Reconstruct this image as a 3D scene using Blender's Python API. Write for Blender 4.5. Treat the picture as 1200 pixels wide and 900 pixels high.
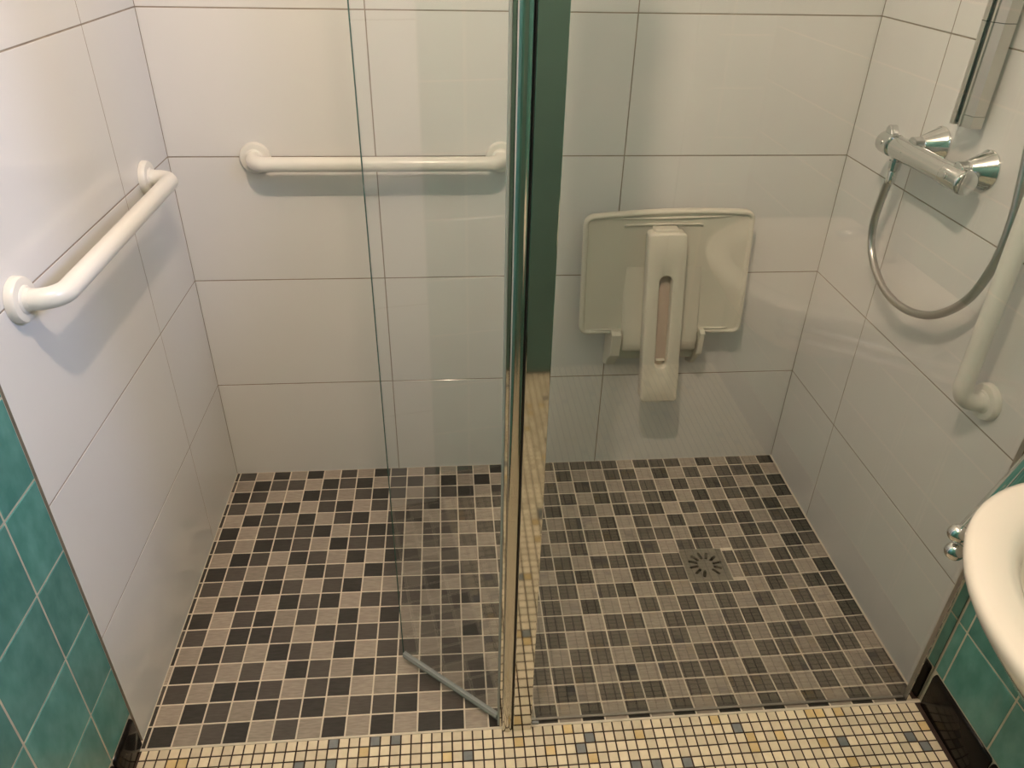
import bpy, math, random
from mathutils import Vector, Matrix
random.seed(7)
for o in list(bpy.data.objects): bpy.data.objects.remove(o, do_unlink=True)
sc = bpy.context.scene
COL = sc.collection
# ------------------------------------------------------------------ camera, world, exposure
cam_d = bpy.data.cameras.new('camera'); cam = bpy.data.objects.new('camera', cam_d); COL.objects.link(cam)
cam_d.sensor_fit = 'HORIZONTAL'; cam_d.sensor_width = 36.0; cam_d.lens = 26.69; cam_d.clip_start = 0.02
cam.location = (0.6404, -0.9680, 1.4676)
cam.rotation_euler = (math.radians(57.808), math.radians(-1.148), math.radians(-4.687))
sc.camera = cam
W = bpy.data.worlds.new('world'); sc.world = W; W.use_nodes = True
W.node_tree.nodes['Background'].inputs[0].default_value = (0.9, 0.95, 1.0, 1)
W.node_tree.nodes['Background'].inputs[1].default_value = 0.02
sc.view_settings.view_transform = 'Standard'; sc.view_settings.look = 'None'
sc.view_settings.exposure = 0.0; sc.view_settings.gamma = 1.0; sc.view_settings.use_curve_mapping = False
LAMP_POS = (0.62, -0.42, 2.34); LAMP_W = 55.0; LAMP_COL = (1.0, 0.75, 0.56)
VAN_POS = (1.560, -0.47, 1.74); VAN_AIM = (-0.011, -0.02, 1.30); VAN_W = 60.0; VAN_COL = (0.50, 0.62, 1.0)

# ------------------------------------------------------------------ dimensions
XL, XR, YB, ZC = -0.011, 1.6535, 0.890, 2.45      # tile faces of the shower, ceiling
XG = XL - 0.004                                   # green tile face, left
YR = -1.47                                        # rear wall
P = 0.05                                          # mosaic pitch

# ------------------------------------------------------------------ materials
def nodes(name):
    m = bpy.data.materials.new(name); m.use_nodes = True
    nt = m.node_tree
    return m, nt, nt.nodes['Principled BSDF'], nt.nodes, nt.links
def rnd_node(N, L):
    a = N.new('ShaderNodeObjectInfo'); b = N.new('ShaderNodeNewGeometry'); s = N.new('ShaderNodeMath'); s.operation = 'ADD'
    L.new(a.outputs['Random'], s.inputs[0]); L.new(b.outputs['Random Per Island'], s.inputs[1])
    f = N.new('ShaderNodeMath'); f.operation = 'FRACT'; L.new(s.outputs[0], f.inputs[0]); return f.outputs[0]
def plain(name, col, rough=0.5, metal=0.0, spec=0.5, coat=0.0, bump=0.0, bscale=200.0, var=0.0, vscale=8.0):
    m, nt, b, N, L = nodes(name)
    b.inputs['Base Color'].default_value = (*col, 1); b.inputs['Roughness'].default_value = rough
    b.inputs['Metallic'].default_value = metal; b.inputs['Specular IOR Level'].default_value = spec
    b.inputs['Coat Weight'].default_value = coat; b.inputs['Coat Roughness'].default_value = 0.05
    tc = N.new('ShaderNodeNewGeometry')
    if var:
        n = N.new('ShaderNodeTexNoise'); n.inputs['Scale'].default_value = vscale; n.inputs['Detail'].default_value = 4
        L.new(tc.outputs['Position'], n.inputs['Vector'])
        r = N.new('ShaderNodeValToRGB')
        r.color_ramp.elements[0].position = .3; r.color_ramp.elements[1].position = .7
        r.color_ramp.elements[0].color = (*[c * (1 - var) for c in col], 1); r.color_ramp.elements[1].color = (*[min(1, c * (1 + var)) for c in col], 1)
        L.new(n.outputs['Fac'], r.inputs[0]); L.new(r.outputs[0], b.inputs['Base Color'])
    if bump:
        n2 = N.new('ShaderNodeTexNoise'); n2.inputs['Scale'].default_value = bscale
        L.new(tc.outputs['Position'], n2.inputs['Vector'])
        bp = N.new('ShaderNodeBump'); bp.inputs['Strength'].default_value = bump; bp.inputs['Distance'].default_value = 0.001
        L.new(n2.outputs['Fac'], bp.inputs['Height']); L.new(bp.outputs[0], b.inputs['Normal'])
    return m
def tile_mat(name, c0, c1, rough, grain=None, spec=0.5, scale=40.0, bump=0.15):
    """tile glaze: c0..c1 mixed by noise, each tile a little lighter or darker"""
    m, nt, b, N, L = nodes(name)
    g = N.new('ShaderNodeNewGeometry'); mp = N.new('ShaderNodeMapping')
    if grain: mp.inputs['Scale'].default_value = grain
    L.new(g.outputs['Position'], mp.inputs['Vector'])
    n = N.new('ShaderNodeTexNoise'); n.inputs['Scale'].default_value = scale; n.inputs['Detail'].default_value = 5
    L.new(mp.outputs[0], n.inputs['Vector'])
    r = N.new('ShaderNodeValToRGB'); r.color_ramp.elements[0].position = .32; r.color_ramp.elements[1].position = .68
    r.color_ramp.elements[0].color = (*c0, 1); r.color_ramp.elements[1].color = (*c1, 1)
    L.new(n.outputs['Fac'], r.inputs[0])
    h = N.new('ShaderNodeHueSaturation'); mr = N.new('ShaderNodeMapRange')
    mr.inputs['To Min'].default_value = 0.86; mr.inputs['To Max'].default_value = 1.14
    L.new(rnd_node(N, L), mr.inputs['Value']); L.new(mr.outputs[0], h.inputs['Value'])
    L.new(r.outputs[0], h.inputs['Color']); L.new(h.outputs[0], b.inputs['Base Color'])
    b.inputs['Roughness'].default_value = rough; b.inputs['Specular IOR Level'].default_value = spec
    if bump:
        bp = N.new('ShaderNodeBump'); bp.inputs['Strength'].default_value = bump; bp.inputs['Distance'].default_value = 0.001
        L.new(n.outputs['Fac'], bp.inputs['Height']); L.new(bp.outputs[0], b.inputs['Normal'])
    return m
def glass_mat(name, tint, f0=0.052):
    m = bpy.data.materials.new(name); m.use_nodes = True; nt = m.node_tree; N = nt.nodes; L = nt.links
    for n in list(N): N.remove(n)
    out = N.new('ShaderNodeOutputMaterial'); mix = N.new('ShaderNodeMixShader')
    t = N.new('ShaderNodeBsdfTransparent'); t.inputs[0].default_value = (*tint, 1)
    gl = N.new('ShaderNodeBsdfGlossy'); gl.inputs['Roughness'].default_value = 0.0; gl.inputs['Color'].default_value = (1, 1, 1, 1)
    g = N.new('ShaderNodeNewGeometry'); d = N.new('ShaderNodeVectorMath'); d.operation = 'DOT_PRODUCT'
    L.new(g.outputs['Incoming'], d.inputs[0]); L.new(g.outputs['Normal'], d.inputs[1])
    a = N.new('ShaderNodeMath'); a.operation = 'ABSOLUTE'; L.new(d.outputs['Value'], a.inputs[0])
    s = N.new('ShaderNodeMath'); s.operation = 'SUBTRACT'; s.inputs[0].default_value = 1; L.new(a.outputs[0], s.inputs[1]); s.use_clamp = True
    p = N.new('ShaderNodeMath'); p.operation = 'POWER'; p.inputs[1].default_value = 5; L.new(s.outputs[0], p.inputs[0])
    q = N.new('ShaderNodeMath'); q.operation = 'MULTIPLY_ADD'; q.inputs[1].default_value = 1 - f0; q.inputs[2].default_value = f0; L.new(p.outputs[0], q.inputs[0])
    L.new(q.outputs[0], mix.inputs[0]); L.new(t.outputs[0], mix.inputs[1]); L.new(gl.outputs[0], mix.inputs[2]); L.new(mix.outputs[0], out.inputs[0])
    return m
def emit_mat(name, col, s):
    m, nt, b, N, L = nodes(name)
    b.inputs['Base Color'].default_value = (.8, .8, .8, 1); b.inputs['Emission Color'].default_value = (*col, 1); b.inputs['Emission Strength'].default_value = s
    return m
M = {}
M['white_tile'] = plain('white_tile', (.75, .74, .72), .07, spec=.5, var=.012, vscale=3)
M['wall_grout'] = plain('wall_grout', (.30, .25, .20), .9, var=.15, vscale=30)
M['green_tile'] = tile_mat('green_tile', (.055, .205, .185), (.11, .31, .28), .22, (1, 1, .6), scale=28, bump=.3)
M['green_grout'] = plain('green_grout', (.50, .47, .38), .9, var=.12, vscale=40)
M['black_tile'] = plain('black_tile', (.010, .008, .007), .12, var=.3, spec=.14)
M['mos_L'] = tile_mat('mosaic_light', (.285, .243, .202), (.385, .332, .275), .42, (1, 6, 1), scale=45)
M['mos_M'] = tile_mat('mosaic_mid', (.072, .062, .053), (.098, .086, .074), .38, (1, 6, 1), scale=45)
M['mos_D'] = tile_mat('mosaic_dark', (.030, .027, .023), (.048, .043, .037), .36, (1, 5, 1), scale=40)
M['mos_grout'] = plain('mosaic_grout', (.70, .63, .52), .9, var=.1, vscale=30)
M['bei'] = tile_mat('beige_tile', (.80, .69, .51), (.88, .77, .59), .25, scale=60)
M['bei_y'] = tile_mat('ochre_tile', (.74, .55, .27), (.80, .62, .34), .25, scale=60)
M['bei_g'] = tile_mat('slate_blue_tile', (.20, .22, .23), (.27, .28, .28), .25, scale=60)
M['bei_grout'] = plain('brown_grout', (.050, .030, .022), .9, var=.3, vscale=25)
M['chrome'] = plain('chrome', (.70, .70, .69), .07, metal=1)
M['polished'] = plain('polished_profile', (.66, .64, .59), .05, metal=1)
M['satin'] = plain('satin_metal', (.62, .60, .56), .30, metal=1)
M['steel'] = plain('brushed_steel', (.36, .34, .30), .34, metal=1, var=.06, vscale=60)
M['door_paint'] = plain('door_paint', (.10, .185, .16), .45, var=.05)
M['hinge_metal'] = plain('hinge_metal', (.60, .57, .51), .14, metal=1)
M['hose'] = plain('hose_metal', (.47, .46, .44), .28, metal=1)
M['dark'] = plain('dark_gap', (.008, .008, .008), .6)
M['rubber'] = plain('black_rubber', (.012, .012, .012), .35)
M['seal'] = plain('pale_seal', (.34, .37, .37), .25)
M['white_plastic'] = plain('white_nylon', (.78, .76, .70), .28, coat=.2)
M['seat_plastic'] = plain('ivory_plastic', (.70, .66, .56), .38, bump=.05, bscale=900)
M['pink_plastic'] = plain('blush_plastic', (.60, .48, .40), .5)
M['ceramic'] = plain('white_ceramic', (.80, .74, .66), .08, coat=.3)
M['glass'] = glass_mat('clear_glass', (.984, .990, .988))
M['glass_edge'] = plain('green_glass_edge', (.03, .10, .085), .15)
M['ceiling'] = plain('ceiling_paint', (.80, .79, .76), .8)
M['lamp_glass'] = emit_mat('lamp_opal', LAMP_COL, 4.0)
M['van_glass'] = emit_mat('vanity_opal', VAN_COL, 3.0)

# ------------------------------------------------------------------ mesh helpers
class MB:
    def __init__(s): s.v = []; s.f = []; s.mi = []
    def add(s, v, f, mi=0):
        n = len(s.v); s.v += [tuple(p) for p in v]; s.f += [tuple(i + n for i in q) for q in f]; s.mi += [mi] * len(f); return s
    def box(s, a, b, mi=0):
        x0, y0, z0 = a; x1, y1, z1 = b
        v = [(x0, y0, z0), (x1, y0, z0), (x1, y1, z0), (x0, y1, z0), (x0, y0, z1), (x1, y0, z1), (x1, y1, z1), (x0, y1, z1)]
        return s.add(v, [(3, 2, 1, 0), (4, 5, 6, 7), (0, 1, 5, 4), (1, 2, 6, 5), (2, 3, 7, 6), (3, 0, 4, 7)], mi)
    def pad(s, w, h, t, c, org=(0, 0, 0), u=(1, 0, 0), v=(0, 1, 0), n=(0, 0, 1), mi=0):
        """tile: w x h centred at org, back at 0 and face at t along n, edges chamfered by c"""
        O, U, V, Nn = Vector(org), Vector(u), Vector(v), Vector(n)
        pts = []
        for (dx, dz) in ((0, 0), (0, t - c), (c, t)):
            for sx, sy in ((-1, -1), (1, -1), (1, 1), (-1, 1)):
                pts.append(O + U * sx * (w / 2 - dx) + V * sy * (h / 2 - dx) + Nn * dz)
        f = [(8, 9, 10, 11)]
        for k in (0, 4):
            for i in range(4):
                j = (i + 1) % 4; f.append((k + i, k + j, k + 4 + j, k + 4 + i))
        if U.cross(V).dot(Nn) < 0: f = [q[::-1] for q in f]
        return s.add(pts, f, mi)
    def tube(s, pts, r, seg=20, cap=True, mi=0, rads=None, closed=False):
        pts = [Vector(p) for p in pts]; n = len(pts)
        t0 = (pts[1] - pts[0]).normalized(); up = Vector((0, 0, 1)) if abs(t0.z) < .9 else Vector((1, 0, 0))
        nr = t0.cross(up).normalized(); rings = []
        for i, p in enumerate(pts):
            t = (pts[min(i + 1, n - 1)] - pts[max(i - 1, 0)]).normalized()
            nr = (nr - t * nr.dot(t)).normalized(); bn = t.cross(nr)
            rr = rads[i] if rads else r
            rings.append([p + (nr * math.cos(a) + bn * math.sin(a)) * rr for a in [2 * math.pi * k / seg for k in range(seg)]])
        v = [q for R in rings for q in R]; f = []
        for i in range(n - 1):
            for k in range(seg):
                j = (k + 1) % seg; f.append((i * seg + k, i * seg + j, (i + 1) * seg + j, (i + 1) * seg + k))
        if cap: f.append(tuple(range(seg))[::-1]); f.append(tuple(range((n - 1) * seg, n * seg)))
        return s.add(v, f, mi)
    def lathe(s, org, axis, prof, seg=32, mi=0):
        """prof: list of (radius, height along axis)"""
        O = Vector(org); A = Vector(axis).normalized(); up = Vector((0, 0, 1)) if abs(A.z) < .9 else Vector((1, 0, 0))
        U = A.cross(up).normalized(); V = A.cross(U); v = []; f = []
        for r, h in prof:
            for k in range(seg):
                a = 2 * math.pi * k / seg; v.append(O + A * h + (U * math.cos(a) + V * math.sin(a)) * r)
        n = len(prof)
        for i in range(n - 1):
            for k in range(seg):
                j = (k + 1) % seg; f.append((i * seg + k, i * seg + j, (i + 1) * seg + j, (i + 1) * seg + k))
        f.append(tuple(range(seg))[::-1]); f.append(tuple(range((n - 1) * seg, n * seg)))
        return s.add(v, f, mi)
    def loops(s, loops, cap0=True, cap1=True, mi=0):
        n = len(loops[0]); v = [p for l in loops for p in l]; f = []
        for i in range(len(loops) - 1):
            for k in range(n):
                j = (k + 1) % n; f.append((i * n + k, i * n + j, (i + 1) * n + j, (i + 1) * n + k))
        if cap0: f.append(tuple(range(n))[::-1])
        if cap1: f.append(tuple(range((len(loops) - 1) * n, len(loops) * n)))
        return s.add(v, f, mi)
    def mesh(s, name, mats, smooth=False):
        me = bpy.data.meshes.new(name); me.from_pydata(s.v, [], s.f)
        for m in (mats if isinstance(mats, (list, tuple)) else [mats]): me.materials.append(M[m])
        for p, i in zip(me.polygons, s.mi): p.material_index = i; p.use_smooth = smooth
        me.update(); return me
def fix_normals(me):
    import bmesh
    b = bmesh.new(); b.from_mesh(me); bmesh.ops.recalc_face_normals(b, faces=b.faces); b.to_mesh(me); b.free(); me.update()
def obj(name, me, parent=None, loc=(0, 0, 0), fix=True):
    if fix: fix_normals(me)
    o = bpy.data.objects.new(name, me); COL.objects.link(o); o.location = loc
    if parent:
        o.parent = parent; o.matrix_parent_inverse = Matrix.Translation(-Vector(root_loc(parent)))
    return o
def root_loc(o):
    l = Vector(o.location)
    p = o.parent
    # all parents are unrotated; parts keep world coordinates in their mesh
    return Vector((0, 0, 0)) if o.type == 'MESH' and l.length == 0 else l
def part(name, mb, mats, parent, smooth=False, bevel=0.0, auto=None):
    """part whose mesh is written in world coordinates"""
    me = mb.mesh(name, mats, smooth); fix_normals(me)
    o = bpy.data.objects.new(name, me); COL.objects.link(o)
    if parent:
        o.parent = parent; o.matrix_parent_inverse = Matrix.Translation(-Vector(parent.location))
    if bevel:
        b = o.modifiers.new('bevel', 'BEVEL'); b.width = bevel; b.segments = 3; b.limit_method = 'ANGLE'; b.angle_limit = math.radians(35)
    if smooth and auto:
        for e in me.edges: pass
        md = o.modifiers.new('split', 'EDGE_SPLIT'); md.split_angle = math.radians(auto)
    return o
def tag(o, label, cat=None, group=None, kind=None):
    o['label'] = label
    if cat: o['category'] = cat
    if group: o['group'] = group
    if kind: o['kind'] = kind
    return o
def thing(name, label, cat, loc, group=None):
    o = bpy.data.objects.new(name, None); COL.objects.link(o); o.location = loc; o.empty_display_size = .05
    return tag(o, label, cat, group)
_pads = {}
def piece(name, parent, mat, w, h, t, c, center, u, v, n):
    """one tile as an object; alike tiles share their mesh"""
    k = (mat, round(w, 4), round(h, 4), t, c, tuple(u), tuple(v), tuple(n))
    if k not in _pads:
        _pads[k] = MB().pad(w, h, t, c, (0, 0, 0), u, v, n).mesh(name, mat)
    o = bpy.data.objects.new(name, _pads[k]); COL.objects.link(o); o.location = center
    o.parent = parent
    return o
def arc(c, u, v, r, a0, a1, n):
    c, u, v = Vector(c), Vector(u), Vector(v)
    return [c + (u * math.cos(a0 + (a1 - a0) * i / n) + v * math.sin(a0 + (a1 - a0) * i / n)) * r for i in range(n + 1)]
def bent(points, r, n=8):
    """polyline with rounded corners"""
    pts = [Vector(p) for p in points]; out = [pts[0]]
    for i in range(1, len(pts) - 1):
        a = (pts[i - 1] - pts[i]).normalized(); b = (pts[i + 1] - pts[i]).normalized()
        ang = a.angle(b); d = r / math.tan(ang / 2)
        p0 = pts[i] + a * d; p1 = pts[i] + b * d; cen = pts[i] + (a + b).normalized() * (r / math.sin(ang / 2))
        e0 = p0 - cen; e1 = p1 - cen; tot = e0.angle(e1); ax = e0.cross(e1).normalized()
        for k in range(n + 1): out.append(cen + Matrix.Rotation(tot * k / n, 3, ax) @ e0)
    out.append(pts[-1]); return out
def spline(ctrl, n=24):
    P_ = [Vector(c) for c in ctrl]; P_ = [P_[0] * 2 - P_[1]] + P_ + [P_[-1] * 2 - P_[-2]]; out = []
    for i in range(1, len(P_) - 2):
        a, b, c, d = P_[i - 1:i + 3]
        for k in range(n):
            t = k / n
            out.append(.5 * ((2 * b) + (c - a) * t + (2 * a - 5 * b + 4 * c - d) * t * t + (3 * b - a - 3 * c + d) * t ** 3))
    out.append(P_[-2]); return out

# ------------------------------------------------------------------ walls: white shower tiles
REC = 0.0005; TT = 0.008; GAP = 0.0026
ZJ = [-0.03, 0.314, 0.633, 0.951, 1.270, 1.588, 1.907, 2.226, ZC]
def struct(name, mb, mat, label):
    o = part(name, mb, mat, None); return tag(o, label, kind='structure')
def tiled(parent, mat, us, zs, place, gap, t, chamfer, u, n, name='tile'):
    for i in range(len(us) - 1):
        for k in range(len(zs) - 1):
            w = us[i + 1] - us[i] - gap; h = zs[k + 1] - zs[k] - gap
            if w < .004 or h < .004: continue
            piece(name, parent, mat, w, h, t, chamfer, place((us[i] + us[i + 1]) / 2, (zs[k] + zs[k + 1]) / 2), u, (0, 0, 1), n)
TW = 0.10
wb = struct('wall_back', MB().box((XL - TW, YB + REC, -0.05), (XR + TW, YB + TW, ZC)), 'wall_grout', 'large white rectangular tiles on the shower wall behind the folding seat')
tiled(wb, 'white_tile', [XL - .0008, .474, 1.082, XR + .0008], ZJ, lambda a, z: (a, YB + TT, z), GAP, TT, .0006, (1, 0, 0), (0, -1, 0))
wl = struct('wall_left', MB().box((XL - TW, 0.020, -0.05), (XL - REC, YB + REC, ZC)), 'wall_grout', 'large white tiles on the shower side wall beside the door opening')
tiled(wl, 'white_tile', [.019, .604, YB + .0002], ZJ, lambda a, z: (XL - TT, a, z), GAP, TT, .0006, (0, 1, 0), (1, 0, 0))
wr = struct('wall_right', MB().box((XR + REC, 0.004, -0.05), (XR + TW, YB + REC, ZC)), 'wall_grout', 'large white tiles on the shower side wall with the chrome mixer')
tiled(wr, 'white_tile', [.006, .610, YB + .0002], ZJ, lambda a, z: (XR + TT, a, z), GAP, TT, .0006, (0, 1, 0), (-1, 0, 0))

# ------------------------------------------------------------------ walls: green tiles of the room
GP = 0.1532
def green_wall(name, label, lo, hi, base, us, zs, place, u, n, near):
    o = struct(name, MB().box(lo, hi), 'green_grout', label)
    far = MB()
    for i in range(len(us) - 1):
        for k in range(len(zs) - 1):
            a, z = (us[i] + us[i + 1]) / 2, (zs[k] + zs[k + 1]) / 2
            w = us[i + 1] - us[i] - .0035; h = zs[k + 1] - zs[k] - .0035
            if w < .006 or h < .006: continue
            if near(a, z): piece('tile', o, 'green_tile', w, h, .007, .0015, place(a, z), u, (0, 0, 1), n)
            else: far.pad(w, h, .007, .0015, place(a, z), u, (0, 0, 1), n)
    f = part('distant_tiles', far, 'green_tile', o); f['kind'] = 'stuff'
    return o
def rng(top, bot, step):
    out = [top]; k = top
    while k - step > bot: k -= step; out.append(k)
    out.append(bot); return out[::-1]
ysl = [YR] + [y for y in [-.080 - GP * k for k in range(10)][::-1] if y > YR + .02] + [.0205]
zsl = [.090] + [.231 + GP * k for k in range(15) if .231 + GP * k < ZC - .03] + [ZC]
ysr = [YR] + [y for y in [-.029 - GP * k for k in range(11)][::-1] if y > YR + .02] + [-.0005]
zsr = [.105] + [.257 + GP * k for k in range(15) if .257 + GP * k < ZC - .03] + [ZC]
wgl = green_wall('wall_front_left', 'mottled sea-green square tiles beside the white shower tiles at the door side', (XG - TW, YR, -.05), (XG - .0012, .020, ZC), 0, ysl, zsl,
                 lambda a, z: (XG - .007, a, z), (0, 1, 0), (1, 0, 0), lambda a, z: a > -.45 and z < 1.0)
wgr = green_wall('wall_front_right', 'sea-green square tiles on the wall under the washbasin', (XR + .0012, YR, -.05), (XR + TW, .004, ZC), 0, ysr, zsr,
                 lambda a, z: (XR + .007, a, z), (0, 1, 0), (-1, 0, 0), lambda a, z: a > -.4 and z < .8)
xsr = [XG] + [XG + GP * k for k in range(1, 11)] + [XR]
wge = green_wall('wall_rear', 'sea-green tiled wall facing the shower', (XG - TW, YR - TW, -.05), (XR + TW, YR + .0058, ZC), 0, xsr, zsl,
                 lambda a, z: (a, YR, z), (1, 0, 0), (0, 1, 0), lambda a, z: False)
# black skirting tiles with rounded top
def skirting(name, label, cuts, top, X, sgn):
    o = struct(name, MB().box((min(X, X - sgn * .012), cuts[0], -.01), (max(X, X - sgn * .012), cuts[-1], top - .004)), 'green_grout', label)
    for a, b in zip(cuts[:-1], cuts[1:]):
        mb = MB(); g = .0022; ls = []
        prof = [(.0, .002), (.007, .002), (.007, top - .012), (.006, top - .006), (.0035, top - .0025), (0, top - .0015)]
        for y, ins in ((a + g, .004), (a + g + .004, 0), (b - g - .004, 0), (b - g, .004)):
            ls.append([(X + sgn * (p[0] - (ins * .5 if p[0] > 0 else 0)), y, p[1] - (ins if p[1] > .05 else 0)) for p in prof])
        mb.loops(ls); part('tile', mb, 'black_tile', o, True, auto=50)
    return o
skirting('baseboard_left', 'glossy black skirting tiles under the green tiles at the door side', [YR] + [-.082 - GP * k for k in range(9)][::-1] + [.016], .088, XG - .001, 1)
skirting('baseboard_right', 'glossy black skirting tiles below the washbasin wall', [YR] + [-.205 - .20 * k for k in range(7)][::-1] + [-.006], .105, XR + .001, -1)
o = struct('baseboard_rear', MB().box((XG, YR + .004, 0), (XR, YR + .012, .09)), 'black_tile', 'black skirting along the wall facing the shower')
struct('ceiling', MB().box((XG - TW, YR - TW, ZC), (XR + TW, YB + TW, ZC + .1)), 'ceiling', 'plain white bathroom ceiling')

dd = part('door_1', MB().box((.50, YR + .0075, .012), (1.40, YR + .030, 2.02)), 'door_paint', None, bevel=.002)
tag(dd, 'plain muted green door in the wall facing the shower', kind='structure')
part('door_handle', MB().tube([(.57, YR + .030, 1.05), (.57, YR + .072, 1.05), (.69, YR + .072, 1.05)], .009, 16), 'satin', dd, True)
for a, b in (((.44, 0), (.498, 2.08)), ((1.402, 0), (1.46, 2.08)), ((.4985, 2.022), (1.4015, 2.08))):
    part('door_frame', MB().box((a[0], YR + .0125, a[1]), (b[0], YR + .038, b[1])), 'door_paint', dd, bevel=.002)

# ------------------------------------------------------------------ shower floor mosaic
DX0, DX1, DY0, DY1 = 1.250, 1.366, .392, .507
def fall(x, y):
    """the shower floor falls gently to the drain"""
    x = min(max(x, 0), 1.65); y = min(max(y, 0), YB)
    sx = math.sin(math.pi / 2 * x / 1.32) ** 1.6 if x < 1.32 else 1 - .55 * ((x - 1.32) / .33) ** 2
    e0 = min(y / .25, 1); e1 = min((YB - y) / .45, 1)
    return -.0195 * sx * (1 - (1 - e0) ** 2) * (1 - (1 - e1) ** 2)
def fall_n(x, y):
    h = .004
    return Vector((-(fall(x + h, y) - fall(x - h, y)) / (2 * h), -(fall(x, y + h) - fall(x, max(y - h, 0))) / (2 * h if y > h else h), 1)).normalized()
def floor_slab():
    xs = sorted(set([XL - .005, XR + .005, DX0 + .001, DX1 - .001] + [round(.05 * k, 3) for k in range(0, 33)])); xs = [x for x in xs if x != 1.25]
    ys = sorted(set([0.0, .0125, .025, .0375, YB + .004, DY0 + .001, DY1 - .001] + [round(.05 * k, 3) for k in range(1, 18)]))
    mb = MB(); nx = len(xs); ny = len(ys)
    top = [(x, y, fall(x, y) - .0008) for y in ys for x in xs]; bot = [(x, y, -.09) for y in ys for x in xs]; n = nx * ny
    cell = lambda i, j: 0 <= i < nx - 1 and 0 <= j < ny - 1 and not (DX0 < (xs[i] + xs[i + 1]) / 2 < DX1 and DY0 < (ys[j] + ys[j + 1]) / 2 < DY1)
    f = []
    for jj in range(ny - 1):
        for ii in range(nx - 1):
            if not cell(ii, jj): continue
            a, b, c, d = jj * nx + ii, jj * nx + ii + 1, (jj + 1) * nx + ii + 1, (jj + 1) * nx + ii
            f += [(a, b, c, d), (d + n, c + n, b + n, a + n)]
            for (p, q, ni, nj) in ((a, b, ii, jj - 1), (b, c, ii + 1, jj), (c, d, ii, jj + 1), (d, a, ii - 1, jj)):
                if not cell(ni, nj): f.append((p, p + n, q + n, q))
    return mb.add(top + bot, f)
fs = struct('floor_shower', floor_slab(), 'mos_grout', 'level shower floor of brown and beige square mosaic')
ROWS = ["MLDLDLMLDMLMLMLDLMMMMMMLMMMLDLMLD",
        "LDMMLDMDLMMLDLDLDMLDLLMMLDLMLMMDL",
        "DMLLDMLMDMLMMDLMLDMLDMLMMLDLDMLMD",
        "MLDDLMDLMLMDLMMMMLMDLDMLMDLDLMDLD",
        "LDMLDLMDLMDLMMLLMMDLMLDMDLMLDLMDL",
        "DLMMMDLMDDLMMLMMLMLMLDLMLDLMMDLMD",
        "MLDDMLDMMMLMLMLMDLMMMDLMMLDMLDMLD",
        "LDMLDMLDLDMLMLMLLMLMLLDMLMMLMMLDM",
        "DMLMLDMLDMLMMMLMDMMLMMMLMMMMMLDML",
        "MLDDMLMDLLMDLMMLDLMDLLDMMMMLMMMLD",
        "LDMLDMDLMMMLMDLMDMMLMDLMLMMMLDLDM",
        "DLMDLMLDLDLMMLMMLMLDLLMLMLMLMLMLD",
        "MLDDMLDMMMLMLDLMLMMLMMLMMLMDLMMLD",
        "LDMLDMLDLMMLMLMDMMLMMLMMLMMLMMLMM",
        "DMLMLDMLDMLMMMLDMLMMLMMLMMLMMLDML",
        "MLDDMLMDLLMMLMMLMMMLDLMMMLDLMMMLM",
        "LDMLDMDLMMDLMMLDLDLMMDLMLMMMLMLMM",
        "DLMDLMLDLDLDDLDLDLDLDLDLDLDLDLDLD"]
STRIP = "DMLDDLDDDMDDMDLMDD"
mg = 0.0034
far = {'L': MB(), 'M': MB(), 'D': MB()}
count = 0
cells = []
for r in range(17, -1, -1):
    y0 = (17 - r) * P; y1 = min(y0 + P, YB)
    row = STRIP[r] + ROWS[r]
    for ci in range(len(row)):
        c = ci - 1
        x0 = max(c * P, XL); x1 = min(c * P + P, XR - .001)
        a0, a1, b0, b1 = x0, x1, y0, y1
        if DX0 - .002 < (a0 + a1) / 2 < DX1 + .004 or (a0 < DX1 < a1 and b1 > DY0 and b0 < DY1):   # clip at the drain
            if b0 > DY0 - .010 and b1 < DY1 + .002:
                if a1 < DX1 + .01: continue
                a0 = max(a0, DX1 + .001)
            elif b0 < DY0 < b1: b1 = DY0 - .001
            elif b0 < DY1 < b1: b0 = DY1 + .001
        if a1 - a0 < .005: continue
        cells.append((a0, a1, b0, b1, row[ci]))
for i, (a0, a1, b0, b1, k) in enumerate(cells):
    w, h = a1 - a0 - mg, b1 - b0 - mg
    mx_, my_ = (a0 + a1) / 2, (b0 + b1) / 2; nn = fall_n(mx_, my_)
    cen = Vector((mx_, my_, fall(mx_, my_))) - nn * .004
    if i < 300:
        t_ = piece('mosaic_tile', fs, 'mos_' + k, w, h, .004, .0007, cen, (1, 0, 0), (0, 1, 0), (0, 0, 1))
        t_.rotation_euler = (math.atan2(-nn.y, nn.z), math.atan2(nn.x, nn.z), 0)
    else:
        vv = nn.cross(Vector((1, 0, 0))).normalized()
        far[k].pad(w, h, .004, .0007, cen, vv.cross(nn), vv, nn)
for k, nm in (('L', 'light_mosaic'), ('M', 'mid_brown_mosaic'), ('D', 'dark_mosaic')):
    f = part(nm, far[k], 'mos_' + k, fs); f['kind'] = 'stuff'

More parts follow.
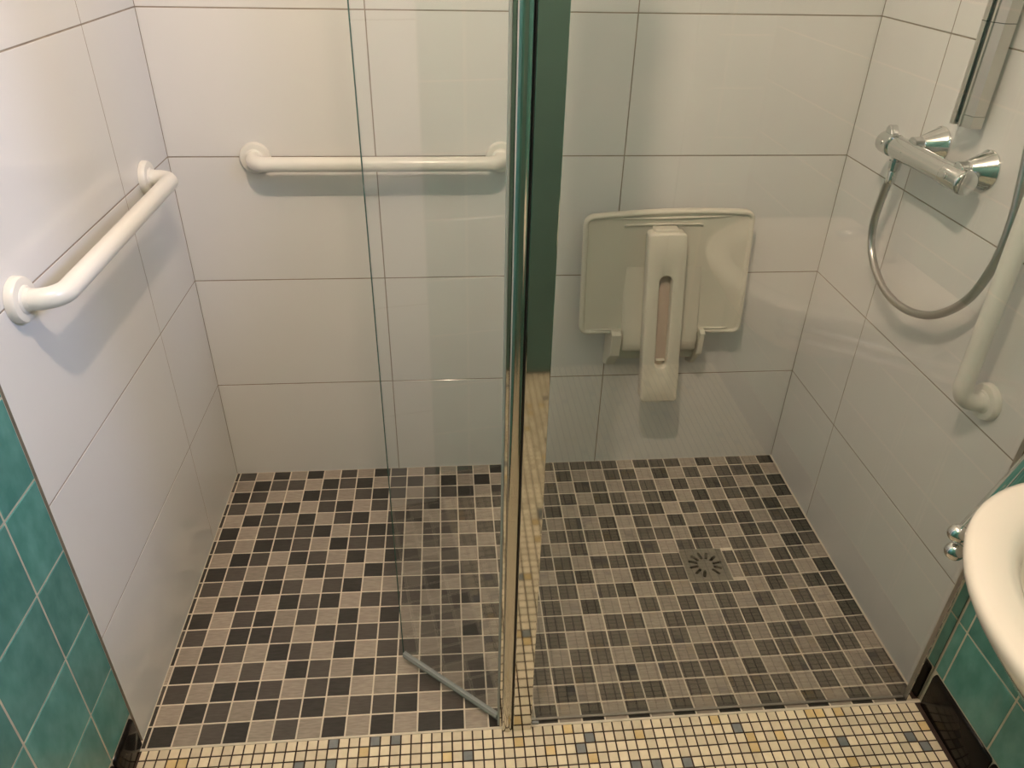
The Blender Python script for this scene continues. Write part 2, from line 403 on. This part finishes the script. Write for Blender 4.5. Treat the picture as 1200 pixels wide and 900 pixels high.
# ------------------------------------------------------------------ room floor: small beige mosaic
fl = struct('floor', MB().box((XG - .005, YR, -.06), (XR + .005, 0.0, -.0011)), 'bei_grout', 'small beige mosaic floor with ochre and slate-blue accent tiles')
BX, BY, X0, Y0 = .0212, .0226, .008, -.003
GREY = {(23, 0), (17, 0), (21, 0), (30, 2), (17, 2), (14, 2), (42, 1), (41, 2), (46, 4), (48, 4), (51, 4), (57, 1), (74, 3), (67, 3), (75, 4)}
OCH = {(2, 1), (3, 1), (20, 1), (40, 0), (47, 1), (55, 0), (65, 0), (66, 0), (68, 0), (58, 2), (61, 2), (58, 3), (65, 3), (76, 2), (42, 3), (35, 1), (38, 2), (28, 2), (67, 5)}
nbx = int((XR - .012 - X0) / BX); nby = int((Y0 - YR) / BY)
farb = {'bei': MB(), 'bei_y': MB(), 'bei_g': MB()}
cnt = 0
def edge_y(i, j): return j
for j in range(nby):
    for i in range(-1, nbx + 1):
        k = 'bei'
        if j < 6:
            if (i, j) in GREY: k = 'bei_g'
            elif (i, j) in OCH: k = 'bei_y'
        else:
            q = random.random(); k = 'bei_g' if q < .03 else 'bei_y' if q < .07 else 'bei'
        x = X0 + BX * (i + .5); y = Y0 - BY * (j + .5)
        w = BX - .0030
        if i == -1: w = .012; x = .0005
        if x + w / 2 > XR: continue
        vis = cnt < 300 and j < 6 and y > (-.038 - .104 * x / 1.65) and i >= 0
        if vis: cnt += 1; piece('mosaic_tile', fl, k, w, BY - .0030, .004, .0006, (x, y, -.004), (1, 0, 0), (0, 1, 0), (0, 0, 1))
        else: farb[k].pad(w, BY - .0030, .004, .0006, (x, y, -.004))
for k, nm in (('bei', 'beige_mosaic'), ('bei_y', 'ochre_mosaic'), ('bei_g', 'slate_mosaic')):
    f = part(nm, farb[k], k, fl); f['kind'] = 'stuff'
# pale sealant bead where the shower floor meets the walls and the room floor
st = struct('trim_1', MB().box((XL, -.0042, -.004), (XR, .0005, .0003)), 'mos_grout', 'pale grout strip between the shower floor and the beige floor')

# ------------------------------------------------------------------ drain
dr = thing('floor_drain', 'square steel floor drain with radial slots in the mosaic', 'drain', ((DX0 + DX1) / 2, (DY0 + DY1) / 2, 0))
cx, cy = dr.location.x, dr.location.y; hw = (DX1 - DX0) / 2 - .002
mb = MB()
# plate top as ring sectors between slots: build square plate with slots by boolean-free strips
import bmesh
def plate_with_slots():
    bm = bmesh.new()
    n = 12; ri, ro, sw = .0205, .0465, .0042
    outer = []
    def slot_pts(a):
        d = Vector((math.cos(a), math.sin(a), 0)); t = Vector((-d.y, d.x, 0)); pts = []
        for q in range(7): th = math.pi / 2 + math.pi * q / 6; pts.append(d * (ri + sw) + d * math.cos(th) * sw + t * math.sin(th) * sw)
        for q in range(7): th = -math.pi / 2 + math.pi * q / 6; pts.append(d * (ro - sw) + d * math.cos(th) * sw + t * math.sin(th) * sw)
        return pts
    edges = []
    def loop(pts):
        vs = [bm.verts.new(p) for p in pts]
        for i in range(len(vs)): edges.append(bm.edges.new((vs[i], vs[(i + 1) % len(vs)])))
    loop([Vector((-hw, -hw, 0)), Vector((hw, -hw, 0)), Vector((hw, hw, 0)), Vector((-hw, hw, 0))])
    for k in range(n):
        if k == 9: continue          # one slot is closed by the lifting tab
        loop(slot_pts(2 * math.pi * (k + .35) / n))
    bmesh.ops.triangle_fill(bm, use_beauty=True, use_dissolve=False, edges=edges)
    top = list(bm.faces)
    r = bmesh.ops.extrude_face_region(bm, geom=top)
    for v in [g for g in r['geom'] if isinstance(g, bmesh.types.BMVert)]: v.co.z -= .003
    bmesh.ops.recalc_face_normals(bm, faces=bm.faces)
    me = bpy.data.meshes.new('grate'); bm.to_mesh(me); bm.free(); me.materials.append(M['steel']); return me
gr = bpy.data.objects.new('grate', plate_with_slots()); COL.objects.link(gr); gr.parent = dr; gr.location = (0, 0, .0002)
fr = MB(); e = hw + .0025
for a, b in (((-e, -e), (e, -hw - .0003)), ((-e, hw + .0003), (e, e)), ((-e, -hw), (-hw - .0003, hw)), ((hw + .0003, -hw), (e, hw))):
    fr.box((cx + a[0], cy + a[1], -.004), (cx + b[0], cy + b[1], .0006))
part('frame', fr, 'steel', dr)
dr.location.z = 0.0
part('sump', MB().box((cx - hw + .001, cy - hw + .001, -.035), (cx + hw - .001, cy + hw - .001, -.030)), 'dark', dr)

dr.location.z = fall((DX0 + DX1) / 2, (DY0 + DY1) / 2)

# ------------------------------------------------------------------ glass screen, post, swing panel
GH = 2.0
def pane(name, parent, a, b, t, z0, z1):
    """vertical pane from a to b (xy) with thickness t; faces glass, rim green"""
    A, B = Vector((*a, 0)), Vector((*b, 0)); d = (B - A).normalized(); n = Vector((-d.y, d.x, 0)) * t / 2
    v = []
    for z in (z0, z1):
        for p in (A - n, B - n, B + n, A + n): v.append((p.x, p.y, z))
    mb = MB(); mb.add(v, [(0, 1, 5, 4), (2, 3, 7, 6)], 0)
    mb.add(v, [(4, 5, 6, 7), (1, 2, 6, 5), (3, 0, 4, 7)], 1)
    mb.add(v, [(3, 2, 1, 0)], 0)
    me = mb.mesh(name, ['glass', 'glass_edge'])
    import bmesh as _b
    bm = _b.new(); bm.from_mesh(me); _b.ops.remove_doubles(bm, verts=bm.verts, dist=1e-6); _b.ops.recalc_face_normals(bm, faces=bm.faces); bm.to_mesh(me); bm.free()
    o = bpy.data.objects.new(name, me); COL.objects.link(o); o.parent = parent; o.matrix_parent_inverse = Matrix.Translation(-Vector(parent.location))
    return o
scr = thing('shower_screen', 'clear fixed glass shower screen between chrome post and washbasin wall', 'shower screen', (1.2, .006, 0))
pane('glass_pane', scr, (.786, .0105), (1.6265, .0105), .006, .0035, GH)
part('bottom_seal', MB().box((.790, .0085, .0004), (1.620, .0135, .0033)), 'steel', scr)
wp = part('wall_profile', MB().box((1.6225, .0030, .001), (1.6505, .0145, GH)), 'satin', scr)
part('profile_face', MB().box((1.6222, .0003, .001), (1.6505, .0029, GH)), 'polished', wp)
part('profile_gap', MB().box((1.6506, .002, .001), (1.6528, .013, GH)), 'dark', scr)
cl = part('corner_clip', MB().box((.792, -.0005, .001), (.806, .004, .007)), 'seal', scr)
# post: mirror-flat front profile and a rounded hinge profile
part('post_face', MB().box((.7505, -.012, .0008), (.7885, .018, GH)), 'polished', scr, bevel=.0012)
mbp = MB(); ls = []
def hinge_outline(z):
    pts = []
    for k in range(13):
        a = math.pi + math.pi * k / 12
        pts.append((.7380 + .0105 * math.cos(a), -.006 + .0085 * math.sin(a), z))
    return pts + [(.7485, .016, z), (.7275, .016, z)]
mbp.loops([hinge_outline(.0008), hinge_outline(GH)])
part('hinge_profile', mbp, 'hinge_metal', scr, True, auto=35)
part('gasket', MB().box((.7486, -.0095, .001), (.7504, .014, GH)), 'rubber', scr)
dA, dB = (.7225, .012), (.5155, .186)
door = thing('swing_panel', 'narrow clear glass panel swung open into the shower from the chrome post', 'shower door', (dA[0], dA[1], 0))
pane('glass_pane', door, (dA[0] - .002, dA[1] + .0015), dB, .0030, .018, GH)
dv = (Vector((*dB, 0)) - Vector((*dA, 0))).normalized(); nv = Vector((-dv.y, dv.x, 0))
ls = []
for q in (Vector((*dA, 0)) + dv * .004, Vector((*dB, 0)) - dv * .002):
    ls.append([tuple(q + nv * a + Vector((0, 0, z))) for a, z in ((-.006, .016), (-.004, .024), (.004, .024), (.006, .016), (.004, .010), (.0015, .004), (-.0015, .004), (-.004, .010))])
part('bottom_seal', MB().loops(ls), 'seal', door)
part('hinge_seal', MB().box((.7185, .000, .004), (.7225, .009, GH)), 'seal', door, bevel=.001)
part('hinge_strip', MB().box((.7228, -.002, .004), (.7272, .012, GH)), 'polished', door)

# ------------------------------------------------------------------ grab bars
TR = .0170
def flange(name, parent, org, axis, r=.0365):
    mb = MB().lathe(org, axis, [(r, 0), (r, .006), (r * .985, .010), (r * .93, .0128), (r * .80, .0140), (r * .62, .0138), (.022, .0150), (.0185, .0165), (.0172, .022)], 40)
    return part(name, mb, 'white_plastic', parent, True, auto=40)
def bar(label, p0, p1, n, off, group='white grab bars'):
    p0, p1, n = Vector(p0), Vector(p1), Vector(n)
    t = thing('grab_bar', label, 'grab bar', (p0 + p1) / 2, group)
    path = bent([p0 + n * .004, p0 + n * off, p1 + n * off, p1 + n * .004], .036, 10)
    part('rail', MB().tube(path, TR, 28), 'white_plastic', t, True, auto=60)
    flange('mounting_flange', t, p0 + n * .0005, n); flange('mounting_flange', t, p1 + n * .0005, n)
    return t
bar('white horizontal grab bar on the tiled wall behind the glass panel', (.192, YB, .950), (.775, YB, .950), (0, -1, 0), .062)
bar('white horizontal grab bar on the wall by the green tiles', (XL, .128, .949), (XL, .722, .953), (1, 0, 0), .062)
bar('white vertical grab bar next to the shower hose', (XR, .152, .692), (XR, .165, 1.36), (-1, 0, 0), .062)

# ------------------------------------------------------------------ folding seat
seat = thing('folding_shower_seat', 'ivory plastic folding shower seat folded up against the wall', 'shower seat', (1.2, YB, .48))
F0 = .822                                    # front face of the seat panel
def outline(inset, y, n=12, bulge=.010):
    TL, TRc, BR, BL = Vector((.981, 0, .819)), Vector((1.419, 0, .829)), Vector((1.440, 0, .480)), Vector((.990, 0, .485))
    c = [BL, BR, TRc, TL]; cen = Vector((1.205, 0, .655)); out = []
    rr = .024
    for i in range(4):
        p = c[i]; a = (c[i - 1] - p).normalized(); b = (c[(i + 1) % 4] - p).normalized()
        r = max(rr - inset, .004); q = p + (a + b).normalized() * (inset * 1.41)
        ang = a.angle(b); d = r / math.tan(ang / 2); ce = q + (a + b).normalized() * (r / math.sin(ang / 2))
        e0 = q + a * d - ce; e1 = q + b * d - ce; tot = e0.angle(e1); ax = e0.cross(e1).normalized()
        for k in range(7): out.append(ce + Matrix.Rotation(tot * k / 6, 3, ax) @ e0)
        nx = c[(i + 1) % 4]
        nq = nx + ((c[i] - nx).normalized() + (c[(i + 2) % 4] - nx).normalized()).normalized() * (inset * 1.41)
        for k in range(1, n):
            s = k / n; w = out[len(out) - 1] if False else None
            pt = (q + b * d).lerp(nq - b * d, s)
            out.append(pt)
    res = []
    for p in out:
        u = (p.x - cen.x) / .22
        bz = bulge * (1 - u * u) if p.z > .75 else (.004 * (1 - u * u) if p.z < .53 else 0)
        res.append((p.x, y, p.z + bz))
    return res
mb = MB()
mb.loops([outline(.010, F0 + .026), outline(.002, F0 + .024), outline(0, F0 + .016), outline(0, F0 + .006), outline(.003, F0 + .001), outline(.007, F0), outline(.0105, F0 + .002), outline(.013, F0 + .0065), outline(.02, F0 + .0075)])
part('seat_panel', mb, 'seat_plastic', seat, True, auto=50)
# thin moulded ridge and long shallow ribs near the rim
part('moulded_ridge', MB().tube([(1.085, F0 + .0065, .792), (1.10, F0 + .0055, .7955), (1.195, F0 + .005, .797), (1.275, F0 + .0055, .7965), (1.288, F0 + .0065, .793)], .003, 10), 'seat_plastic', seat, True)
def blade(x0, x1, z0, z1, h):
    n = 16; top = []; l0 = []; l1 = []
    for k in range(n + 1):
        s = k / n; x = x0 + (x1 - x0) * s; t = 4 * s * (1 - s)
        l0.append((x, F0 + .010, z0 + (z1 - z0) * s)); l1.append((x, F0 + .006 - .004 * t, z0 + (z1 - z0) * s - h * t))
    v = l0 + l1 + [(p[0], p[1] , p[2] - .002) for p in l1] + [(p[0], p[1], p[2] - h - .006) for p in l0]
    m = n + 1; f = []
    for a in range(3):
        for k in range(n): f.append((a * m + k, a * m + k + 1, (a + 1) * m + k + 1, (a + 1) * m + k))
    return MB().add(v, f)
part('rim_rib', blade(1.03, 1.375, .8135, .8185, .002), 'seat_plastic', seat, True)
part('rim_rib', MB().tube([(1.02, F0 + .007, .498), (1.035, F0 + .0045, .499), (1.088, F0 + .0045, .4995)], .0035, 8), 'seat_plastic', seat, True)
part('rim_rib', MB().tube([(1.325, F0 + .0045, .4985), (1.385, F0 + .0045, .498), (1.40, F0 + .007, .4965)], .0035, 8), 'seat_plastic', seat, True)
# hinge block rising out of the panel
def prism_x(x0, x1, prof): return MB().loops([[(x0, y, z) for y, z in prof], [(x1, y, z) for y, z in prof]])
mbh = MB(); ls = []
for z, y, w0, w1 in ((.70, F0 + .0085, 1.096, 1.306), (.66, F0 + .0065, 1.098, 1.309), (.60, F0 + .003, 1.100, 1.311), (.53, F0 - .004, 1.104, 1.314), (.47, F0 - .012, 1.106, 1.316), (.443, F0 - .013, 1.106, 1.316), (.436, F0 - .004, 1.107, 1.315), (.436, F0 + .02, 1.107, 1.315)):
    ls.append((z, y, w0, w1))
v = []; f = []
for z, y, a, b in ls: v += [(a, y + .022, z), (a + .001, y + .004, z), (a + .006, y, z), (b - .006, y, z), (b - .001, y + .004, z), (b, y + .022, z)]
for i in range(len(ls) - 1):
    for k in range(5): f.append((i * 6 + k, i * 6 + k + 1, (i + 1) * 6 + k + 1, (i + 1) * 6 + k))
mbh.add(v, f)
part('hinge_block', mbh, 'seat_plastic', seat, True, auto=50)
# wall bracket with two ears
br = part('wall_bracket', MB().box((1.095, .838, .398), (1.335, .8885, .432)), 'seat_plastic', seat, bevel=.006)
for x0, x1 in ((1.075, 1.103), (1.3185, 1.3335)):
    prof = [(F0 - .022, .494), (F0 - .010, .500), (F0 + .012, .500), (.888, .47), (.888, .36), (.85, .375), (F0 + .004, .41), (F0 - .016, .428)]
    part('bracket_ear', prism_x(x0, x1, prof), 'seat_plastic', seat, bevel=.003)
# leg with slot
def rrect(cxz, w, h, r, y, n=6, skew=0.0, taper=0.0):
    out = []
    for (sx, sz, a0) in ((1, -1, -math.pi / 2), (1, 1, 0), (-1, 1, math.pi / 2), (-1, -1, math.pi)):
        for k in range(n + 1):
            a = a0 + math.pi / 2 * k / n
            X = sx * (w / 2 - r) + math.cos(a) * r; Z = sz * (h / 2 - r) + math.sin(a) * r
            out.append((cxz[0] + X * (1 - taper * Z / (h / 2)) + skew * Z, y, cxz[1] + Z))
    return out
LC = (1.2005, .548); LW, LH = .101, .487; SK = -.060; TP = .030; FY = .765
leg_l = lambda ins, y: [(p[0], p[1] + (p[2] - LC[1]) * .035, p[2]) for p in rrect(LC, LW - 2 * ins, LH - 2 * ins, max(.013 - ins, .002), y, 6, SK, TP)]
SC = (1.2005, .546); slot_l = lambda ins, y: [(p[0], p[1] + (p[2] - LC[1]) * .035, p[2]) for p in rrect(SC, .034 - 2 * ins, .268 - 2 * ins, .0168 - ins, y, 6, SK, 0)]
mb = MB(); mb.loops([leg_l(.002, FY + .036), leg_l(0, FY + .034), leg_l(0, FY + .005), leg_l(.0015, FY + .0015), leg_l(.005, FY), slot_l(-.003, FY), slot_l(-.001, FY + .001), slot_l(0, FY + .003), slot_l(0, FY + .026)], cap0=True, cap1=False)
leg = part('support_leg', mb, 'seat_plastic', seat, True, auto=45)
mb = MB(); mb.loops([slot_l(.0002, FY + .0262), slot_l(.0002, FY + .022), slot_l(.006, FY + .021)]); part('slot_recess', mb, 'pink_plastic', leg, True, auto=40)
sk2 = MB().loops([[(1.2005 + .009 - .012, FY - .004 + .02, .424), (1.2005 + .009 + .012, FY + .016, .424), (1.2005 + .009 + .012, FY + .022, .424), (1.2005 + .009 - .012, FY + .022, .424)],
                  [(1.2005 + .009 - .012, FY + .006, .430), (1.2005 + .009 + .012, FY + .006, .430), (1.2005 + .009 + .012, FY + .022, .432), (1.2005 + .009 - .012, FY + .022, .432)]])
part('slot_catch', sk2, 'seat_plastic', leg)
part('leg_hinge_cap', MB().box((1.153, FY + .018, .779), (1.216, FY + .052, .7975)), 'seat_plastic', leg, bevel=.003)
part('rubber_foot', MB().lathe((1.2165, FY + .012, .308), (0, 0, -1), [(.013, 0), (.013, .008), (.010, .013), (.004, .015)], 20), 'white_plastic', leg, True)

# ------------------------------------------------------------------ mixer, hose, riser rail
mx = thing('shower_mixer', 'chrome thermostatic shower mixer bar on the white tiled wall', 'mixer tap', (XR, .455, 1.06))
MX, MZ = 1.593, 1.053
part('mixer_body', MB().lathe((MX, .592, MZ), (0, -1, 0), [(.0200, 0), (.0222, .002), (.0228, .02), (.0228, .06), (.0215, .10), (.0215, .185), (.0222, .197), (.0222, .199)], 40), 'chrome', mx, True, auto=50)
h1 = part('temperature_handle', MB().lathe((MX, .594, MZ), (0, 1, 0), [(.0200, 0), (.0235, .001), (.0235, .034), (.0225, .040), (.018, .044), (.008, .0455)], 40), 'chrome', mx, True, auto=45)
tabp = [(.600, MZ + .018), (.632, MZ + .018), (.630, MZ + .030), (.624, MZ + .037), (.616, MZ + .038), (.608, MZ + .030)]
part('handle_tab', MB().loops([[(MX - .009, y, z) for y, z in tabp], [(MX + .009, y, z) for y, z in tabp]]), 'chrome', h1, bevel=.003)
part('safety_button', MB().lathe((MX - .0222, .612, MZ + .004), (-1, 0, 0), [(.0055, 0), (.0055, .0022), (.004, .003)], 20), 'chrome', h1, True, auto=40)
h2 = part('flow_handle', MB().lathe((MX, .392, MZ), (0, -1, 0), [(.0200, 0), (.0232, .001), (.0232, .052), (.0222, .058), (.019, .0605), (.006, .061)], 40), 'chrome', mx, True, auto=45)
part('stop_button', MB().lathe((MX - .0222, .372, MZ + .004), (-1, 0, 0), [(.0065, 0), (.0065, .0022), (.005, .003)], 20), 'chrome', h2, True, auto=40)
tabp = [(.345, MZ + .018), (.378, MZ + .018), (.370, MZ + .028), (.360, MZ + .031), (.348, MZ + .027)]
part('handle_tab', MB().loops([[(MX - .009, y, z) for y, z in tabp], [(MX + .009, y, z) for y, z in tabp]]), 'chrome', h2, bevel=.003)
for y, z in ((.536, 1.070), (.374, 1.066)):
    part('wall_rosette', MB().lathe((XR - .0005, y, z), (-1, 0, 0), [(.037, 0), (.037, .0025), (.0345, .005), (.0185, .040), (.0165, .0415), (.0155, .06)], 44), 'chrome', mx, True, auto=35)
part('hose_outlet', MB().lathe((MX, .574, MZ - .019), (0, 0, -1), [(.0115, 0), (.0115, .006), (.0135, .007), (.0125, .026), (.0105, .028)], 12), 'chrome', mx, True, auto=25)
part('logo_dot', MB().lathe((MX - .0212, .53, MZ + .002), (-1, 0, -.1), [(.003, 0), (.003, .0012)], 14), 'steel', mx)
hs = thing('shower_hose', 'grey metal shower hose hanging in a loop from the mixer', 'hose', (1.6, .42, .76))
ctrl = [(MX, .574, 1.003), (1.595, .588, .955), (1.603, .606, .875), (1.606, .585, .812), (1.606, .510, .766), (1.606, .420, .758), (1.606, .325, .787), (1.605, .250, .850), (1.604, .213, .925), (1.603, .202, 1.01), (1.602, .218, 1.115), (1.598, .26, 1.27), (1.592, .32, 1.45), (1.582, .385, 1.60), (1.572, .424, 1.68)]
pts = spline(ctrl, 44)
part('hose', MB().tube(pts, .0074, 14, rads=[.0086 if i % 2 else .0078 for i in range(len(pts))]), 'hose', hs, True)
part('hose_nut', MB().lathe((MX, .574, 1.0055), (0, 0, -1), [(.0092, 0), (.0100, .002), (.0100, .022), (.0088, .026)], 16), 'chrome', hs, True, auto=30)
rl = thing('riser_rail', 'chrome shower riser rail with a black centre groove', 'shower rail', (XR, .43, 1.14))
ya, yb2, xa, xb = .4025, .4535, 1.604, 1.6345
RT = 1.85
def rail_section(z, e=0.0):
    return [(xb + e, yb2 + e, z), (xa - e, yb2 + e, z), (xa - e, yb2 - .0125, z), (xa + .006, yb2 - .0127, z), (xa + .006, .4285, z), (xa - e, .4283, z), (xa - e, .4225, z), (xa + .003, .4215, z), (xa + .009 - e, ya - e, z), (xb + e, ya - e, z)]
part('rail', MB().loops([rail_section(1.156), rail_section(RT)]), 'satin', rl)
part('groove', MB().box((xa + .003, .4288, 1.139), (xa + .0062, yb2 - .0130, RT)), 'rubber', rl)
part('end_cap', MB().loops([rail_section(1.134, .0003), rail_section(1.1552, .0003)]), 'satin', rl)
part('joint_line', MB().loops([rail_section(1.3115, .0005), rail_section(1.3127, .0005)]), 'dark', rl)
for z in (1.42, 1.80): part('wall_mount', MB().lathe((XR - .0005, .432, z), (-1, 0, 0), [(.02, 0), (.02, .004), (.012, .006), (.012, .024)], 24), 'chrome', rl, True, auto=35)
hd = thing('hand_shower', 'chrome hand shower held high on the riser rail', 'hand shower', (1.572, .43, 1.72))
part('slider', MB().box((1.575, .404, 1.70), (1.603, .46, 1.75)), 'chrome', hd, bevel=.006)
part('handle', MB().tube([(1.572, .425, 1.678), (1.560, .425, 1.76), (1.53, .41, 1.86), (1.50, .39, 1.92)], .012, 20, rads=[.010, .012, .014, .016]), 'chrome', hd, True)
part('spray_head', MB().lathe((1.50, .385, 1.935), (-.55, -.15, -.82), [(.018, -.02), (.045, .0), (.05, .012), (.046, .016)], 32), 'chrome', hd, True, auto=40)

# ------------------------------------------------------------------ washbasin
bs = thing('washbasin', 'white oval ceramic washbasin mounted on the green tiled wall', 'washbasin', (XR, -.5, .82))
BXC, BYC, BA, BB = 1.462, -.505, .249, .287
def basin_loop(k, z, fx=1.0, n=40, back=XR - .001, dx=0.0):
    """D shaped loop: half ellipse to the front, straight sides to the wall"""
    out = []
    for i in range(n + 1):
        a = math.pi / 2 + math.pi * i / n
        out.append((BXC + dx + BA * fx * k * math.cos(a), BYC + BB * k * math.sin(a), z))
    for i in range(1, 6): out.append((BXC + dx + (back - BXC - dx) * i / 5, BYC - BB * k, z))
    for i in range(1, 8): out.append((back, BYC - BB * k + 2 * BB * k * i / 8, z))
    for i in range(5, 0, -1): out.append((BXC + dx + (back - BXC - dx) * i / 5, BYC + BB * k, z))
    return out
ZB = .822
mb = MB()
ib = XR - .12
inner = [(.80, ZB - .003), (.765, ZB - .012), (.745, ZB - .03), (.71, ZB - .07), (.62, ZB - .115), (.42, ZB - .14), (.15, ZB - .148)]
loops = [basin_loop(.28, ZB - .175), basin_loop(.45, ZB - .168), basin_loop(.62, ZB - .145), basin_loop(.77, ZB - .10), basin_loop(.90, ZB - .055), basin_loop(.965, ZB - .032), basin_loop(.992, ZB - .020), basin_loop(1.0, ZB - .011), basin_loop(.992, ZB - .004), basin_loop(.965, ZB), basin_loop(.90, ZB + .0005), basin_loop(.84, ZB)]
for k, z in inner:
    loops.append(basin_loop(k, z, back=BXC + .005 + .14 * k))
mb.loops(loops)
part('bowl', mb, 'ceramic', bs, True)
part('waste_ring', MB().lathe((BXC - .02, BYC, ZB - .1485), (0, 0, 1), [(.03, 0), (.03, .003), (.024, .004), (.02, .001)], 28), 'chrome', bs, True, auto=40)
tp = thing('basin_tap', 'chrome single-lever tap on the washbasin', 'tap', (1.60, BYC, ZB))
part('tap_body', MB().lathe((1.600, BYC, ZB + .001), (0, 0, 1), [(.025, 0), (.025, .004), (.021, .008), (.021, .09), (.019, .10)], 28), 'chrome', tp, True, auto=40)
part('spout', MB().tube([(1.60, BYC, ZB + .05), (1.54, BYC, ZB + .065), (1.48, BYC, ZB + .055)], .012, 18), 'chrome', tp, True)
part('lever', MB().box((1.52, BYC - .01, ZB + .105), (1.615, BYC + .01, ZB + .113)), 'chrome', tp, bevel=.003)

# ------------------------------------------------------------------ swivel towel rail with two ball-ended arms
tw = thing('towel_rail', 'chrome swivel towel rail with two ball-ended arms beside the washbasin', 'towel rail', (1.63, -.035, .77))
part('wall_plate', MB().box((1.640, -.055, .735), (1.6525, -.015, .815)), 'chrome', tw, bevel=.004)
part('pivot', MB().tube([(1.626, -.035, .742), (1.626, -.035, .808)], .009, 20), 'chrome', tw, True, auto=40)
for z in (.740, .802): part('pivot_bracket', MB().box((1.626, -.042, z), (1.641, -.028, z + .008)), 'chrome', tw, bevel=.002)
for e_, z in (((1.2955, -.290), .760), ((1.2925, -.286), .788)):
    a = part('arm', MB().tube([(1.626, -.035, z), (e_[0], e_[1], z)], .0058, 16), 'chrome', tw, True, auto=50)
    prof = [(.0125 * math.sin(math.pi * k / 16), -.0125 * math.cos(math.pi * k / 16)) for k in range(1, 16)]
    part('ball_end', MB().lathe((e_[0], e_[1], z), (0, 0, 1), prof, 28), 'chrome', a, True)

# ------------------------------------------------------------------ lamps
def globe(r, n=14): return [(r * math.sin(math.pi * k / n), -r * math.cos(math.pi * k / n)) for k in range(1, n)]
cl_ = thing('ceiling_lamp', 'small round opal ceiling lamp above the shower entrance', 'lamp', (LAMP_POS[0], LAMP_POS[1], ZC))
part('base', MB().lathe((LAMP_POS[0], LAMP_POS[1], ZC - .001), (0, 0, -1), [(.09, 0), (.09, .015), (.085, .02)], 36), 'chrome', cl_, True, auto=40)
part('diffuser', MB().lathe((LAMP_POS[0], LAMP_POS[1], ZC - .021), (0, 0, -1), [(.08, 0), (.078, .01), (.06, .024), (.03, .031), (.004, .033)], 36), 'lamp_glass', cl_, True)
def point(name, pos, w, col, r, parent):
    d = bpy.data.lights.new(name, 'POINT'); d.energy = w; d.color = col; d.shadow_soft_size = r
    o = bpy.data.objects.new(name, d); COL.objects.link(o); o.location = pos; o.parent = parent; o.matrix_parent_inverse = Matrix.Translation(-Vector(parent.location))
point('ceiling_lamp_light', LAMP_POS, LAMP_W, LAMP_COL, .022, cl_)
vl = thing('vanity_lamp', 'adjustable chrome wall spotlight above the washbasin', 'lamp', (XR, VAN_POS[1], VAN_POS[2]))
VA = (Vector(VAN_AIM) - Vector(VAN_POS)).normalized(); VB = Vector(VAN_POS) - VA * .012
part('backplate', MB().lathe((XR - .0005, VAN_POS[1] - .01, VAN_POS[2]), (-1, 0, 0), [(.045, 0), (.045, .008), (.04, .011)], 32), 'chrome', vl, True, auto=40)
part('arm', MB().tube([(XR - .010, VAN_POS[1] - .01, VAN_POS[2]), tuple(VB - VA * .035)], .008, 16), 'chrome', vl, True)
part('shade', MB().lathe(tuple(VB), VA, [(.012, -.045), (.08, -.038), (.165, -.020), (.205, .012), (.200, .012), (.165, -.014)], 32), 'chrome', vl, True, auto=40)
part('bulb', MB().lathe(tuple(VB), VA, [(.150, -.014), (.150, -.008), (.10, -.003)], 28), 'van_glass', vl, True)
d = bpy.data.lights.new('vanity_lamp_light', 'SPOT'); d.energy = VAN_W; d.color = VAN_COL; d.shadow_soft_size = .19; d.spot_size = math.radians(64); d.spot_blend = .35
o = bpy.data.objects.new('vanity_lamp_light', d); COL.objects.link(o); o.location = Vector(VAN_POS) + VA * .02
o.rotation_euler = VA.to_track_quat('-Z', 'Y').to_euler(); o.parent = vl; o.matrix_parent_inverse = Matrix.Translation(-Vector(vl.location))
